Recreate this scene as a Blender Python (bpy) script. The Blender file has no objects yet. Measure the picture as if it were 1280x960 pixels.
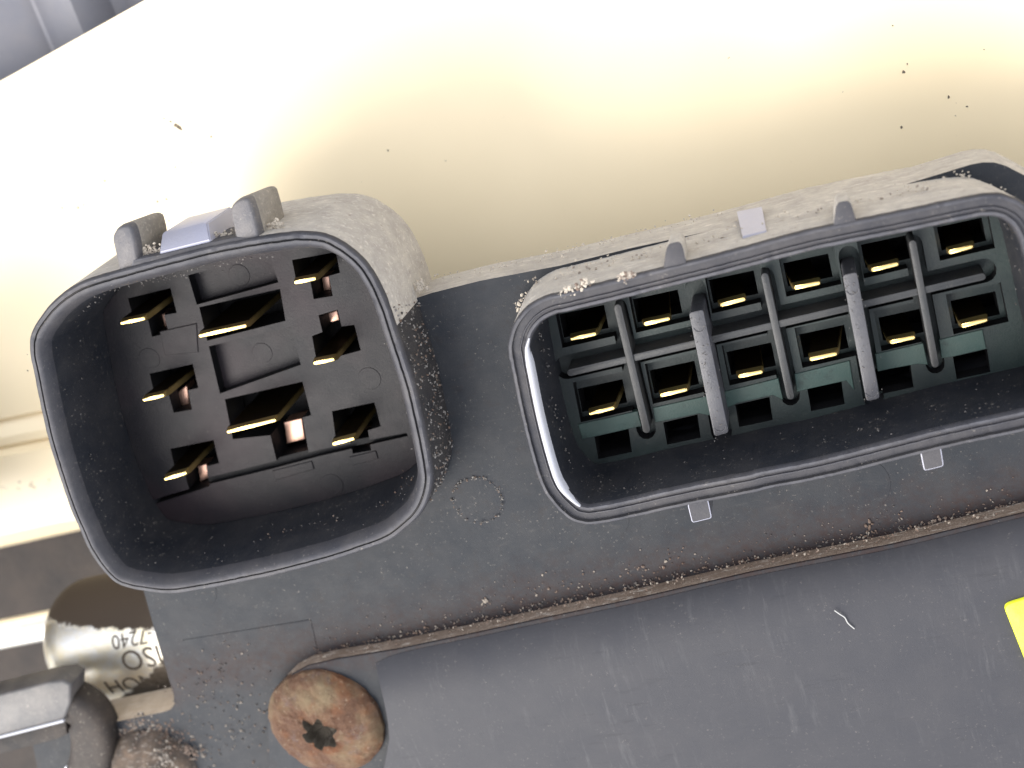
import bpy, bmesh, math, random
from mathutils import Vector, Matrix, noise
from mathutils.geometry import delaunay_2d_cdt

# ------------------------------------------------------------------ camera, sky, sun (1 unit = 1 cm)
SC = bpy.context.scene
COL = SC.collection
F_PX, DIST, VP = 1600.0, 11.85, (960.0, -190.0)      # focal length in pixels of a 1280 px wide frame
_d = Vector((VP[0]-640, 480-VP[1], -F_PX)).normalized()
ZC = -_d                                              # world axes in camera space
_a = math.radians(13.0)
_k = -(ZC.x*math.cos(_a) + ZC.y*math.sin(_a))/ZC.z
XC = Vector((math.cos(_a), math.sin(_a), _k)).normalized()
YC = ZC.cross(XC)
C2W = Matrix((XC, YC, ZC))                            # camera space -> world
CAM = C2W @ Vector((0, 0, DIST))
cd = bpy.data.cameras.new('camera')
cam = bpy.data.objects.new('camera', cd)
COL.objects.link(cam)
cam.matrix_world = Matrix.Translation(CAM) @ C2W.to_4x4()
cd.sensor_width = 36.0
cd.lens = F_PX/1280*36
cd.clip_start, cd.clip_end = 0.5, 3000
cd.dof.use_dof = True
cd.dof.focus_distance = DIST - 0.3
cd.dof.aperture_fstop = 0.34
SC.camera = cam

SUN_EL, SUN_ROT = 45.0, 238.0
w = bpy.data.worlds.new('World'); SC.world = w; w.use_nodes = True
nt = w.node_tree
sky = nt.nodes.new('ShaderNodeTexSky'); sky.sky_type = 'NISHITA'; sky.sun_disc = False
sky.sun_elevation, sky.sun_rotation = math.radians(SUN_EL), math.radians(SUN_ROT)
sky.dust_density, sky.air_density, sky.ozone_density = 2.0, 1.0, 1.0
bg = nt.nodes['Background']; bg.inputs['Strength'].default_value = 0.145
_mx = nt.nodes.new('ShaderNodeMix'); _mx.data_type = 'RGBA'; _mx.inputs[0].default_value = .72
_mx.inputs[7].default_value = (6.45, 6.55, 6.85, 1)      # even bright cloud veil over the sky
nt.links.new(sky.outputs[0], _mx.inputs[6]); nt.links.new(_mx.outputs[2], bg.inputs['Color'])
sl = bpy.data.lights.new('sun', 'SUN'); sl.energy = 2.0; sl.angle = math.radians(42); sl.color = (1, .96, .89)
sun = bpy.data.objects.new('sun', sl); COL.objects.link(sun)
_e, _r = math.radians(SUN_EL), math.radians(SUN_ROT)
SUN_DIR = Vector((math.sin(_r)*math.cos(_e), math.cos(_r)*math.cos(_e), math.sin(_e)))
sun.rotation_euler = SUN_DIR.to_track_quat('Z', 'Y').to_euler()
vs = SC.view_settings
vs.view_transform = 'Standard'; vs.look = 'None'; vs.gamma = 1; vs.use_curve_mapping = False
vs.exposure = 1.3

# ------------------------------------------------------------------ helpers
rnd = random.Random(7)

def at(px, py, z=0.0):
    """point of the plane Z = z seen at a pixel of the photograph"""
    r = C2W @ Vector(((px-640), (480-py), -F_PX))
    return CAM + r*((z-CAM.z)/r.z)

def lift(pts, z): return [at(x, y, z) for x, y in pts]

def spline(pts, n, closed=True):
    """Catmull-Rom through the points, n even steps"""
    P = [Vector(p) for p in pts]; m = len(P); out = []
    segs = m if closed else m-1
    g = (lambda i: P[i % m]) if closed else (lambda i: P[max(0, min(m-1, i))])
    dense = []
    for i in range(segs):
        a, b, c, d = g(i-1), g(i), g(i+1), g(i+2)
        for k in range(12):
            t = k/12
            dense.append(.5*((2*b)+(c-a)*t+(2*a-5*b+4*c-d)*t*t+(3*b-a-3*c+d)*t**3))
    dense.append(dense[0].copy() if closed else P[-1].copy())
    L = [0]
    for i in range(1, len(dense)): L.append(L[-1]+(dense[i]-dense[i-1]).length)
    j = 0
    cnt = n if closed else n
    for k in range(cnt):
        s = L[-1]*k/(n if closed else n-1)
        while j < len(L)-2 and L[j+1] < s: j += 1
        u = (s-L[j])/max(1e-9, L[j+1]-L[j])
        out.append(dense[j].lerp(dense[j+1], min(1, u)))
    return out

def area(p): return .5*sum(p[i].x*p[(i+1) % len(p)].y-p[(i+1) % len(p)].x*p[i].y for i in range(len(p)))

def off(pts, d, z):
    """closed loop moved outwards by d and put at height z"""
    n = len(pts); s = 1 if area(pts) > 0 else -1; out = []
    for i in range(n):
        t = pts[(i+2) % n]-pts[(i-2) % n]
        v = Vector((t.y, -t.x))*s
        v.normalize()
        out.append(Vector((pts[i].x+v.x*d, pts[i].y+v.y*d, z)))
    return out

def obj(name, bm, mats, parent=None, smooth=35, origin=None):
    me = bpy.data.meshes.new(name)
    bmesh.ops.recalc_face_normals(bm, faces=bm.faces[:])
    if parent is not None:
        base = Vector(parent['base']) if 'base' in parent else Vector()
    else:
        base = Vector(origin) if origin is not None else Vector()
    if base.length: bmesh.ops.translate(bm, verts=bm.verts[:], vec=-base)
    bm.to_mesh(me); bm.free()
    for m in (mats if isinstance(mats, (list, tuple)) else [mats]): me.materials.append(m)
    if smooth:
        me.shade_smooth(); me.set_sharp_from_angle(angle=math.radians(smooth))
    o = bpy.data.objects.new(name, me); COL.objects.link(o)
    if parent is not None:
        o.parent = parent
        o['base'] = tuple(base)          # mesh data of every child lives in the thing's own frame
        if 'root' not in parent: pass
    else:
        o.location = base
        o['base'] = tuple(base)
    return o

def jit(l, a):
    """small moulding unevenness and nicks along an edge loop"""
    out = []
    for p in l:
        n1 = noise.noise(Vector((p.x*5, p.y*5, p.z*3))); n2 = noise.noise(Vector((p.x*17, p.y*17, p.z*9+4)))
        n3 = max(0, noise.noise(Vector((p.x*9, p.y*9, 20)))-.42)
        out.append(p+Vector((n2*a*.6, n2*a*.6, n1*a-n3*a*9 if p.z > .6 else n1*a*.5)))
    return out

def thing(name, label, cat, loc, group=None):
    o = bpy.data.objects.new(name, None); COL.objects.link(o)
    o.location = loc; o['base'] = tuple(loc); o['label'] = label; o['category'] = cat
    o.empty_display_size = .2
    if group: o['group'] = group
    return o

def tag(o, label, cat, group=None, kind=None):
    o['label'] = label
    if cat: o['category'] = cat
    if group: o['group'] = group
    if kind: o['kind'] = kind
    return o

def loft(loops, bm=None, mats=None, cap_first=False, cap_last=False, closed=True):
    bm = bm or bmesh.new()
    R = [[bm.verts.new(p) for p in l] for l in loops]
    n = len(loops[0])
    for i in range(len(R)-1):
        for k in range(n if closed else n-1):
            f = bm.faces.new((R[i][k], R[i][(k+1) % n], R[i+1][(k+1) % n], R[i+1][k]))
            if mats: f.material_index = mats[i]
    if cap_first: bm.faces.new(R[0])
    if cap_last: bm.faces.new(R[-1])
    return bm

def plate(outline, holes, z, depth, bm=None, wall_mat=0, hole_mat=None, rim_wall=True):
    """a flat sheet with openings; every free edge gets a wall going down"""
    bm = bm or bmesh.new()
    if hole_mat is None: hole_mat = wall_mat
    vs_, fs = [], []
    for poly in [outline]+list(holes):
        poly = [Vector((p[0], p[1])) for p in poly]
        if area(poly) < 0: poly = poly[::-1]
        fs.append(list(range(len(vs_), len(vs_)+len(poly))))
        vs_ += [Vector((p[0], p[1])) for p in poly]
    V, E, Fc, ov, oe, of = delaunay_2d_cdt(vs_, [], fs, 0, 1e-5)
    bv = [bm.verts.new((v.x, v.y, z)) for v in V]
    new = []
    for f, o in zip(Fc, of):
        if 0 in o and len(o) == 1:
            try: new.append(bm.faces.new([bv[i] for i in f]))
            except ValueError: pass
    for v in bv:
        if not v.link_faces: bm.verts.remove(v)
    edges = {e for f in new for e in f.edges if len(e.link_faces) == 1}
    bmesh.ops.dissolve_limit(bm, angle_limit=.01, verts=list({v for f in new for v in f.verts}), edges=list({e for f in new for e in f.edges if e not in edges}))
    edges = [e for e in bm.edges if e.is_valid and len(e.link_faces) == 1 and all(abs(v.co.z-z) < 1e-6 for v in e.verts)]
    if not rim_wall:
        oc = [Vector((p[0], p[1])) for p in outline]
        def on_rim(v):
            q = v.co.to_2d()
            for i in range(len(oc)):
                a, b = oc[i-1], oc[i]; ab = b-a; t = max(0, min(1, (q-a).dot(ab)/max(1e-12, ab.length_squared)))
                if (a+ab*t-q).length < 1e-4: return True
            return False
        edges = [e for e in edges if not (on_rim(e.verts[0]) and on_rim(e.verts[1]))]
    low = {}
    for e in edges:
        q = []
        for v in e.verts:
            if v not in low: low[v] = bm.verts.new((v.co.x, v.co.y, z-depth))
            q.append(low[v])
        f = bm.faces.new((e.verts[0], e.verts[1], q[1], q[0])); f.material_index = wall_mat
    return bm

def prism(bm, base, z0, z1, bevel=0.0, mat=0):
    """an upright block with a bevelled top over a polygon of world points"""
    P = [Vector((p[0], p[1])) for p in base]; n = len(P)
    c = sum(P, Vector((0, 0)))/n
    def ring(z, d):
        out = []
        s = 1 if area(P) > 0 else -1
        for i in range(n):
            a, b, e = P[i-1], P[i], P[(i+1) % n]
            n1 = Vector(((b-a).y, -(b-a).x)).normalized()*s; n2 = Vector(((e-b).y, -(e-b).x)).normalized()*s
            m = n1+n2; m = m/max(.3, m.length_squared)*2
            out.append(bm.verts.new((b.x-m.x*d, b.y-m.y*d, z)))
        return out
    rings = [ring(z0, 0), ring(z1-bevel, 0)]
    if bevel: rings += [ring(z1-bevel*.3, bevel*.3), ring(z1, bevel)]
    for i in range(len(rings)-1):
        for k in range(n):
            f = bm.faces.new((rings[i][k], rings[i][(k+1) % n], rings[i+1][(k+1) % n], rings[i+1][k])); f.material_index = mat
    bm.faces.new(rings[-1]).material_index = mat
    bm.faces.new(rings[0][::-1]).material_index = mat
    return bm

def rounded(poly, r, k=4):
    """polygon with rounded corners (pixels or world)"""
    P = [Vector(p).to_2d() for p in poly]; n = len(P); out = []
    for i in range(n):
        a, b, c = P[i-1], P[i], P[(i+1) % n]
        u, v = (a-b), (c-b)
        rr = min(r, u.length*.45, v.length*.45)
        p, q = b+u.normalized()*rr, b+v.normalized()*rr
        for j in range(k+1):
            t = j/k
            out.append((1-t)**2*p+2*t*(1-t)*b+t*t*q)
    return out

def bar(p, q, wd):
    """pixel outline of a straight bar with round ends"""
    p, q = Vector(p), Vector(q); d = (q-p).normalized(); nrm = Vector((-d.y, d.x))*wd/2
    o = []
    for k in range(7):
        a = -math.pi/2+math.pi*k/6
        o.append(q+d*math.cos(a)*wd/2+nrm*math.sin(a))
    for k in range(7):
        a = math.pi/2+math.pi*k/6
        o.append(p+d*math.cos(a)*wd/2+nrm*math.sin(a))
    return [tuple(v) for v in o]

def tube(bm, pts, r, n=10, mat=0):
    loops = []
    for i, p in enumerate(pts):
        t = (pts[min(i+1, len(pts)-1)]-pts[max(i-1, 0)]).normalized()
        a = t.cross(Vector((0, 0, 1)))
        a = a.normalized() if a.length > 1e-4 else Vector((1, 0, 0))
        b = t.cross(a)
        rr = r(i) if callable(r) else r
        loops.append([p+(a*math.cos(2*math.pi*k/n)+b*math.sin(2*math.pi*k/n))*rr for k in range(n)])
    return loft(loops, bm, [mat]*len(pts), True, True)

# ------------------------------------------------------------------ materials
def _mat(name):
    m = bpy.data.materials.new(name); m.use_nodes = True
    return m, m.node_tree, m.node_tree.nodes['Principled BSDF']

def nz(t, scale, detail=4, rough=.6, vec=None, off_=None):
    n = t.nodes.new('ShaderNodeTexNoise'); n.inputs['Scale'].default_value = scale
    n.inputs['Detail'].default_value = detail; n.inputs['Roughness'].default_value = rough
    if vec is not None: t.links.new(vec, n.inputs['Vector'])
    return n.outputs['Fac']

def ramp(t, fac, a, b):
    r = t.nodes.new('ShaderNodeMapRange'); r.inputs['From Min'].default_value = a; r.inputs['From Max'].default_value = b
    t.links.new(fac, r.inputs['Value']); return r.outputs['Result']

def mixc(t, fac, a, b):
    m = t.nodes.new('ShaderNodeMix'); m.data_type = 'RGBA'
    if isinstance(fac, (int, float)): m.inputs[0].default_value = fac
    else: t.links.new(fac, m.inputs[0])
    for v, i in ((a, 6), (b, 7)):
        if isinstance(v, tuple): m.inputs[i].default_value = (*v, 1)
        else: t.links.new(v, m.inputs[i])
    return m.outputs[2]

def math_(t, op, a, b):
    m = t.nodes.new('ShaderNodeMath'); m.operation = op
    for v, i in ((a, 0), (b, 1)):
        if isinstance(v, (int, float)): m.inputs[i].default_value = v
        else: t.links.new(v, m.inputs[i])
    return m.outputs[0]

def coords(t, scale=None, rot=None):
    c = t.nodes.new('ShaderNodeTexCoord').outputs['Object']
    if scale or rot:
        mp = t.nodes.new('ShaderNodeMapping')
        if scale: mp.inputs['Scale'].default_value = scale
        if rot: mp.inputs['Rotation'].default_value = rot
        t.links.new(c, mp.inputs['Vector']); c = mp.outputs[0]
    return c

def bump(t, p, h, strength, dist):
    b = t.nodes.new('ShaderNodeBump'); b.inputs['Strength'].default_value = strength; b.inputs['Distance'].default_value = dist
    t.links.new(h, b.inputs['Height']); t.links.new(b.outputs[0], p.inputs['Normal'])

def plastic(name, base, rough=.5, dust=(.30, .26, .22), film=.15, specks=.0, blot=None, bmp=.35, spec=.5, tint=None, rvar=.06):
    """moulded plastic: a film of dust in clouds, light specks, fine grain"""
    m, t, p = _mat(name); v = coords(t)
    cloud = ramp(t, nz(t, 2.2, 6, .65, v), .35, .75)
    col = mixc(t, math_(t, 'MULTIPLY', cloud, film), base, dust)
    if tint:
        col = mixc(t, math_(t, 'MULTIPLY', ramp(t, nz(t, 1.1, 3, .5, v), .42, .66), tint[1]), col, tint[0])
    if specks:
        s = math_(t, 'MULTIPLY', ramp(t, nz(t, 26, 5, .75, v), .60, .68), ramp(t, nz(t, 3.3, 3, .6, v), .40, .62))
        col = mixc(t, math_(t, 'MULTIPLY', s, specks), col, (.42, .37, .31))
    if blot:
        s2 = ramp(t, nz(t, 5, 5, .7, v), .55, .72)
        col = mixc(t, math_(t, 'MULTIPLY', s2, blot[1]), col, blot[0])
    t.links.new(col, p.inputs['Base Color'])
    rr = ramp(t, nz(t, 7, 4, .6, v), .2, .9)
    mr = t.nodes.new('ShaderNodeMapRange'); mr.inputs['To Min'].default_value = rough-rvar; mr.inputs['To Max'].default_value = rough+rvar
    t.links.new(rr, mr.inputs['Value']); t.links.new(mr.outputs[0], p.inputs['Roughness'])
    p.inputs['Specular IOR Level'].default_value = spec
    bump(t, p, nz(t, 55, 5, .7, v), bmp, .01)
    return m

def dusty(name, base, light, dark, crust=.5, bmp=.8):
    """plastic under a caked coat of pale road dust, streaked along X"""
    m, t, p = _mat(name); v = coords(t)
    a = ramp(t, nz(t, 5, 6, .7, v), .3, .7)
    col = mixc(t, a, base, light)
    vs2 = coords(t, (3, 14, 14))
    st = ramp(t, nz(t, 1.9, 6, .75, vs2), .54, .66)
    col = mixc(t, math_(t, 'MULTIPLY', st, crust), col, (.74, .68, .60))
    dk = ramp(t, nz(t, 21, 4, .7, v), .62, .72)
    col = mixc(t, math_(t, 'MULTIPLY', dk, .6), col, dark)
    t.links.new(col, p.inputs['Base Color']); p.inputs['Roughness'].default_value = .9
    p.inputs['Specular IOR Level'].default_value = .2
    bump(t, p, nz(t, 38, 6, .75, v), bmp, .02)
    return m

def metal(name, col, rough, dirt=None, amount=.3, bmp=.2, scale=9):
    m, t, p = _mat(name); v = coords(t)
    c = mixc(t, math_(t, 'MULTIPLY', ramp(t, nz(t, scale, 5, .7, v), .45, .7), amount), col, dirt or col)
    t.links.new(c, p.inputs['Base Color']); p.inputs['Metallic'].default_value = 1.0
    p.inputs['Roughness'].default_value = rough
    bump(t, p, nz(t, 40, 4, .6, v), bmp, .006)
    return m

M = {}
M['plate'] = plastic('plate plastic', (.0170, .0195, .0240), .6, film=.05, specks=.35, blot=((.022, .016, .014), .4), spec=.19)
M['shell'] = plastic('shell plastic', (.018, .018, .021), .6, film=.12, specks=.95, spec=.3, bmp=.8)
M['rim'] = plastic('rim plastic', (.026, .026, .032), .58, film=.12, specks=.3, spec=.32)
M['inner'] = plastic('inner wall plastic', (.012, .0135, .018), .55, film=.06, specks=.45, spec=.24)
M['floorL'] = plastic('purple black floor', (.0085, .0078, .0098), .46, film=.03, specks=.06, tint=((.022, .0115, .0155), .45), spec=.20)
M['floorR'] = plastic('green black floor', (.009, .0138, .0145), .42, film=.05, specks=.06, tint=((.016, .032, .029), .45), spec=.26)
M['teal'] = plastic('lit floor strip', (.021, .048, .042), .45, film=.08, specks=.0, blot=((.006, .008, .008), .7), spec=.3)  # lighter teal base stands for the lit part of the floor
M['deep'] = plastic('cavity plastic', (.005, .005, .006), .6, film=.01, spec=.2)
M['rib'] = plastic('rib plastic', (.025, .027, .029), .42, film=.1, specks=.1, spec=.35)
M['divider'] = plastic('divider plastic', (.034, .034, .040), .42, film=.10, specks=.25)
M['pale_strip'] = plastic('pale edge strip', (.42, .42, .45), .45, film=.3, specks=.4)  # base colour carries the highlight along the right socket's inner edge
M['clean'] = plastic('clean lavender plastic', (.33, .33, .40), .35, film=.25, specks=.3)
M['cover'] = plastic('cover plastic', (.034, .034, .039), .55, film=.03, specks=.14, bmp=.18, spec=.22, rvar=.02)
M['dust'] = dusty('dusty wall', (.32, .295, .27), (.46, .425, .375), (.16, .125, .10))
M['sand'] = dusty('sand coat', (.42, .335, .25), (.56, .46, .35), (.20, .14, .10))
M['tan'] = dusty('tan seam dust', (.17, .125, .095), (.26, .20, .155), (.06, .035, .028))
M['lug'] = plastic('scuffed lug face', (.062, .062, .072), .5, film=.45, specks=.5, bmp=.8)
M['lugside'] = dusty('dusty lug side', (.20, .185, .165), (.31, .28, .24), (.10, .08, .065), .25)
M['brass'] = metal('brass', (.90, .67, .27), .36, (.45, .28, .10), .25)
M['shade_brass'] = metal('shaded brass', (.030, .020, .009), .5, (.012, .008, .005), .6)  # dark cavity reflection painted onto the broad faces of the blades
M['copper'] = metal('copper', (.80, .50, .38), .45, (.5, .3, .2), .3)
M['steel'] = metal('steel', (.72, .72, .74), .22, (.3, .26, .2), .3)

def wear(m, col, amt, lo=.53, hi=.60):
    """edges rubbed pale by handling"""
    t = m.node_tree; p = t.nodes['Principled BSDF']; src = p.inputs['Base Color'].links[0].from_socket
    g = t.nodes.new('ShaderNodeNewGeometry').outputs['Pointiness']
    f = math_(t, 'MULTIPLY', ramp(t, g, lo, hi), ramp(t, nz(t, 6, 5, .7, coords(t)), .3, .6))
    t.links.new(mixc(t, math_(t, 'MULTIPLY', f, amt), src, col), p.inputs['Base Color'])
wear(M['rim'], (.17, .17, .19), .55, .54, .61)
wear(M['divider'], (.15, .15, .165), .5)

def stain(m, a, b, width, col, amt):
    """rusty dirt that has gathered along a line on a flat face"""
    t = m.node_tree; p = t.nodes['Principled BSDF']; src = p.inputs['Base Color'].links[0].from_socket
    v = coords(t); d = (b-a).normalized(); n_ = Vector((-d.y, d.x, 0))
    dt = t.nodes.new('ShaderNodeVectorMath'); dt.operation = 'DOT_PRODUCT'; t.links.new(v, dt.inputs[0]); dt.inputs[1].default_value = n_
    h = math_(t, 'SUBTRACT', dt.outputs['Value'], a.dot(n_))
    h = math_(t, 'ADD', h, math_(t, 'MULTIPLY', math_(t, 'SUBTRACT', nz(t, 3, 6, .7, v), .5), width*1.6))
    f = math_(t, 'MULTIPLY', ramp(t, h, width, 0), amt)
    f = math_(t, 'MULTIPLY', f, ramp(t, h, -width*.6, 0))
    f = math_(t, 'MULTIPLY', f, ramp(t, nz(t, 14, 6, .75, v), .3, .6))
    t.links.new(mixc(t, f, src, col), p.inputs['Base Color'])
_b0 = at(640, 640, 0)
def smear(m, scale, col, amt, lo, hi):
    """faint rubbed streaks"""
    t = m.node_tree; p = t.nodes['Principled BSDF']; src = p.inputs['Base Color'].links[0].from_socket
    f = ramp(t, nz(t, 1.0, 6, .7, coords(t, scale, (0, 0, .25))), lo, hi)
    f = math_(t, 'MULTIPLY', f, ramp(t, nz(t, 1.3, 4, .6, coords(t)), .45, .65))
    t.links.new(mixc(t, math_(t, 'MULTIPLY', f, amt), src, col), p.inputs['Base Color'])
smear(M['cover'], (14, 1.6, 4), (.095, .093, .094), .45, .54, .72)
smear(M['cover'], (2.5, 16, 4), (.012, .012, .014), .5, .56, .74)
smear(M['plate'], (3, 12, 4), (.07, .065, .06), .4, .56, .74)
stain(M['plate'], at(395, 816)-_b0, at(1280, 628)-_b0, .55, (.026, .0145, .0125), .85)

# ------------------------------------------------------------------ ground and things behind the module
def earth():
    m, t, p = _mat('brown ground'); v = coords(t)
    c = mixc(t, ramp(t, nz(t, 1.6, 6, .7, v), .3, .7), (.022, .018, .016), (.045, .034, .027))
    t.links.new(c, p.inputs['Base Color']); p.inputs['Roughness'].default_value = .9
    bump(t, p, nz(t, 8, 6, .7, v), .6, .05)
    return m
bm = bmesh.new()
bm.faces.new([bm.verts.new(p) for p in ((-900, -900, -5.5), (900, -900, -5.5), (900, 900, -5.5), (-900, 900, -5.5))])
tag(obj('ground', bm, earth(), smooth=0), 'brown dirty floor below everything', None, kind='structure')

def cream():
    m, t, p = _mat('cream plastic'); v = coords(t)
    c = mixc(t, ramp(t, nz(t, .7, 3, .5, v), .35, .7), (.83, .69, .46), (.80, .665, .44))
    sp = math_(t, 'MULTIPLY', ramp(t, nz(t, 17, 3, .6, v), .735, .76), ramp(t, nz(t, 1.3, 3, .6, v), .50, .60))
    c = mixc(t, math_(t, 'MULTIPLY', sp, .8), c, (.10, .08, .05))
    t.links.new(c, p.inputs['Base Color']); p.inputs['Roughness'].default_value = .38
    bump(t, p, nz(t, 30, 3, .5, v), .05, .01)
    return m
M['cream'] = cream()
PZ = -2.2
l0, l1 = at(1030, 40, PZ), at(1160, 220, PZ)
bd = (l1-l0).normalized(); bn = Vector((-bd.y, bd.x, 0)); bn = bn if bn.x > 0 else -bn
m0, m1 = at(270, 120, PZ), at(345, 300, PZ)
md = (m1-m0).normalized(); mn = Vector((-md.y, md.x, 0)); mn = mn if mn.x > 0 else -mn
def bend(p):
    """the panel is flat in the middle; past two soft creases it turns up at the right and down at the left"""
    d = (p-l0).dot(bn); w_ = .4; e = -(p-m0).dot(mn); w2 = .22
    return .75*w_*math.log(1+math.exp(min(d, 1.8)/w_)) - .13*w2*math.log(1+math.exp(min(e, 5)/w2))
def on_panel(x, y, up=0):
    q = at(x, y, PZ)
    for _ in range(6): q = at(x, y, PZ+bend(q)+up)
    return q
pan = thing('cream_panel', 'large smooth cream plastic panel behind the black module', 'panel', at(640, 100, PZ))
far = [at(-500, 360, PZ), at(0, 97, PZ), at(180, 0, PZ), at(900, -390, PZ), at(2300, -390, PZ), at(2300, 260, PZ)]
yb = [(541, PZ), (543, PZ-.06), (566, PZ+.10), (577, PZ+.10), (579, PZ+.05), (591, PZ+.20), (596, PZ+.20), (640, PZ-.02), (692, PZ-.16), (703, PZ-.5), (706, PZ-1.2)]
rows = []
for py, z in yb:
    a = at(0, py, z)
    rows.append([Vector((a.x+dx, a.y, z)) for dx in [-6+.25*k for k in range(121)]])
rows = [[p+Vector((0, 0, bend(p))) for p in r] for r in rows]
ya = rows[0]
bm = loft(rows, closed=False)
obj('stepped_edge', bm, M['cream'], pan, smooth=25)
ya = rows[0]
main = [Vector((ya[-1].x, ya[-1].y, 0)), far[5], far[4], far[3], far[2], far[1], far[0], Vector((ya[0].x, ya[0].y, 0))]
bm = plate(main, [], PZ, .07)
for k in range(130):
    c, nn_ = (l0+bn*(-2+k*.1), bn) if k < 60 else (m0-mn*(-2+(k-60)*.1), mn)
    bmesh.ops.bisect_plane(bm, geom=bm.verts[:]+bm.edges[:]+bm.faces[:], plane_co=c, plane_no=nn_, dist=1e-5)
for v in bm.verts: v.co.z += bend(v.co)
obj('panel_sheet', bm, M['cream'], pan, smooth=40)
def ring(bm, c, r, wd, h, n=40, a0=0, a1=2*math.pi):
    """low half-round bead following a circle on a flat face"""
    rowsr = []
    for k in range(n+1):
        a = a0+(a1-a0)*k/n
        e = Vector((math.cos(a), math.sin(a), 0))
        rowsr.append([c+e*(r-wd)+Vector((0, 0, -.002)), c+e*(r-wd*.4)+Vector((0, 0, h)), c+e*(r+wd*.4)+Vector((0, 0, h)), c+e*(r+wd)+Vector((0, 0, -.002))])
    return loft(rowsr, bm, closed=False)
bm = bmesh.new(); _rc = on_panel(92, 236)
ring(bm, _rc, .26, .05, .008); ring(bm, _rc, .11, .03, .006)
for v in bm.verts: v.co.z += bend(v.co)-bend(_rc)
obj('moulding_ring', bm, M['cream'], pan)

# dark specks and smears stuck on the panel
M['speck'] = plastic('dark dirt', (.09, .07, .045), .9, film=.3)
def blob(bm, c, r, flat=1, seed=0, mat=0):
    R = random.Random(seed)
    m = Matrix.Translation(c) @ Matrix.Rotation(R.random()*6.28, 4, 'Z') @ Matrix.Diagonal((r*R.uniform(.7, 1.4), r*R.uniform(.5, 1), r*flat, 1))
    res = bmesh.ops.create_icosphere(bm, subdivisions=1, radius=1, matrix=m)
    for v in res['verts']: v.co += Vector((R.uniform(-.3, .3), R.uniform(-.3, .3), R.uniform(-.2, .2)*flat))*r
    if mat:
        for f in {f for v in res['verts'] for f in v.link_faces}: f.material_index = mat
bm = bmesh.new()
for i, (x, y, s) in enumerate([(224, 160, 5), (219, 156, 3), (213, 152, 2.5), (205, 148, 2), (201, 145, 1.5), (264, 171, 1.8), (156, 195, 1.6), (219, 209, 2.2), (221, 213, 1.5), (239, 203, 1.8), (195, 238, 1.7), (131, 226, 2.4), (197, 252, 2.2), (208, 249, 2), (211, 276, 1.8), (485, 188, 1.6), (557, 201, 1), (1130, 90, 2.4), (1134, 80, 1.6), (1186, 121, 2), (1209, 133, 1.5), (1127, 159, 1.8), (1230, 62, 1.3), (1116, 32, 1), (85, 262, 2.2), (98, 260, 2.4), (104, 256, 2), (78, 260, 1.6), (60, 219, 1.5), (78, 216, 1.4), (173, 129, 1.3), (272, 184, 1.2)]):
    blob(bm, on_panel(x, y, .003), s/138, .25, i)
for i in range(40):
    x = rnd.uniform(0, 68); y = 611-x*.13+rnd.gauss(0, 3.0)
    if math.sin(x*.35)+rnd.random() > .5: blob(bm, on_panel(x, y, .13), rnd.uniform(.6, 1.9)/125, .3, 100+i)
tag(obj('dirt_specks', bm, M['speck']), 'dark dirt specks scattered over the cream panel', None, kind='stuff')

# folded grey sheet in the top-left corner
bm = bmesh.new(); prof = []
MZ = -3.4
u0, u1 = at(0, 97, MZ), at(180, 0, MZ)
eu = (u1-u0).normalized(); ev = Vector((at(88, 0, MZ)-at(108, 48, MZ))).normalized()
heights = [(-3, 0), (-1.6, .1), (-.3, .0), (-.12, -.05), (.02, .14), (.25, .02), (.6, -.05), (.78, -.12), (.85, .1), (.93, .15), (1.02, .10), (1.35, .13), (1.5, .02), (1.65, -.2), (1.8, -.25), (2.2, .1), (3, 0), (5, 0)]
rows = []
for s, h in heights:
    b = u0+eu*s*1.0
    rows.append([b+ev*q+Vector((0, 0, h)) for q in (-4, 0, 3, 9)])
grey = plastic('grey sheet', (.14, .14, .16), .5, film=.2, specks=.1)
tag(obj('grey_sheet', loft(rows, closed=False), grey, origin=u0), 'blurred grey folded sheet in the top-left corner beyond the cream panel', 'sheet')

# bright rod and dark gap at the lower left
rodm = metal('bright rod', (.92, .90, .84), .45, (.7, .62, .5), .3, .1, 3)
bm = bmesh.new(); c0 = at(0, 793, -2.9)
tube(bm, [Vector((c0.x-4, c0.y, c0.z)), Vector((c0.x+5, c0.y, c0.z))], .20, 28)
tag(obj('metal_rod', bm, rodm, origin=c0), 'bright blurred metal rod behind the etched cylinder', 'rod')

# ------------------------------------------------------------------ control module
mod = thing('control_module', 'black plastic control module with two open multi-pin sockets', 'control unit', at(640, 640, 0))

RIM = .70
LEFT = [(36,425),(41,410),(50,396),(62,381),(82,364),(107,351),(150,338),(205,323),(265,308),(317,298),(345,294),(375,291),(405,294),(430,306),(455,327),(472,353),(485,383),(497,420),(507,450),(517,482),(525,515),(532,547),(538,580),(540,602),(535,625),(525,644),(510,659),(487,676),(450,690),(413,702),(347,719),(280,733),(233,741),(207,743),(180,740),(160,736),(143,729),(127,713),(110,688),(100,666),(87,636),(73,595),(60,552),(50,510),(42,470),(37,445)]
RIGHT = [(636,425),(642,406),(654,389),(668,378),(686,370),(704,366),(770,350),(834,334),(902,317),(999,291),(1044,281),(1124,265),(1209,247),(1237,243),(1258,245),(1280,255),(1296,272),(1308,300),(1320,350),(1333,410),(1345,460),(1350,492),(1344,514),(1325,529),(1280,540),(1178,562),(1037,597),(960,612),(940,617),(857,633),(780,650),(745,656),(730,656),(712,650),(692,632),(677,610),(665,575),(652,525),(641,472),(635,440)]
LO = spline([p.to_2d() for p in lift(LEFT, RIM)], 480)
RO = spline([p.to_2d() for p in lift(RIGHT, RIM)], 560)
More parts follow.
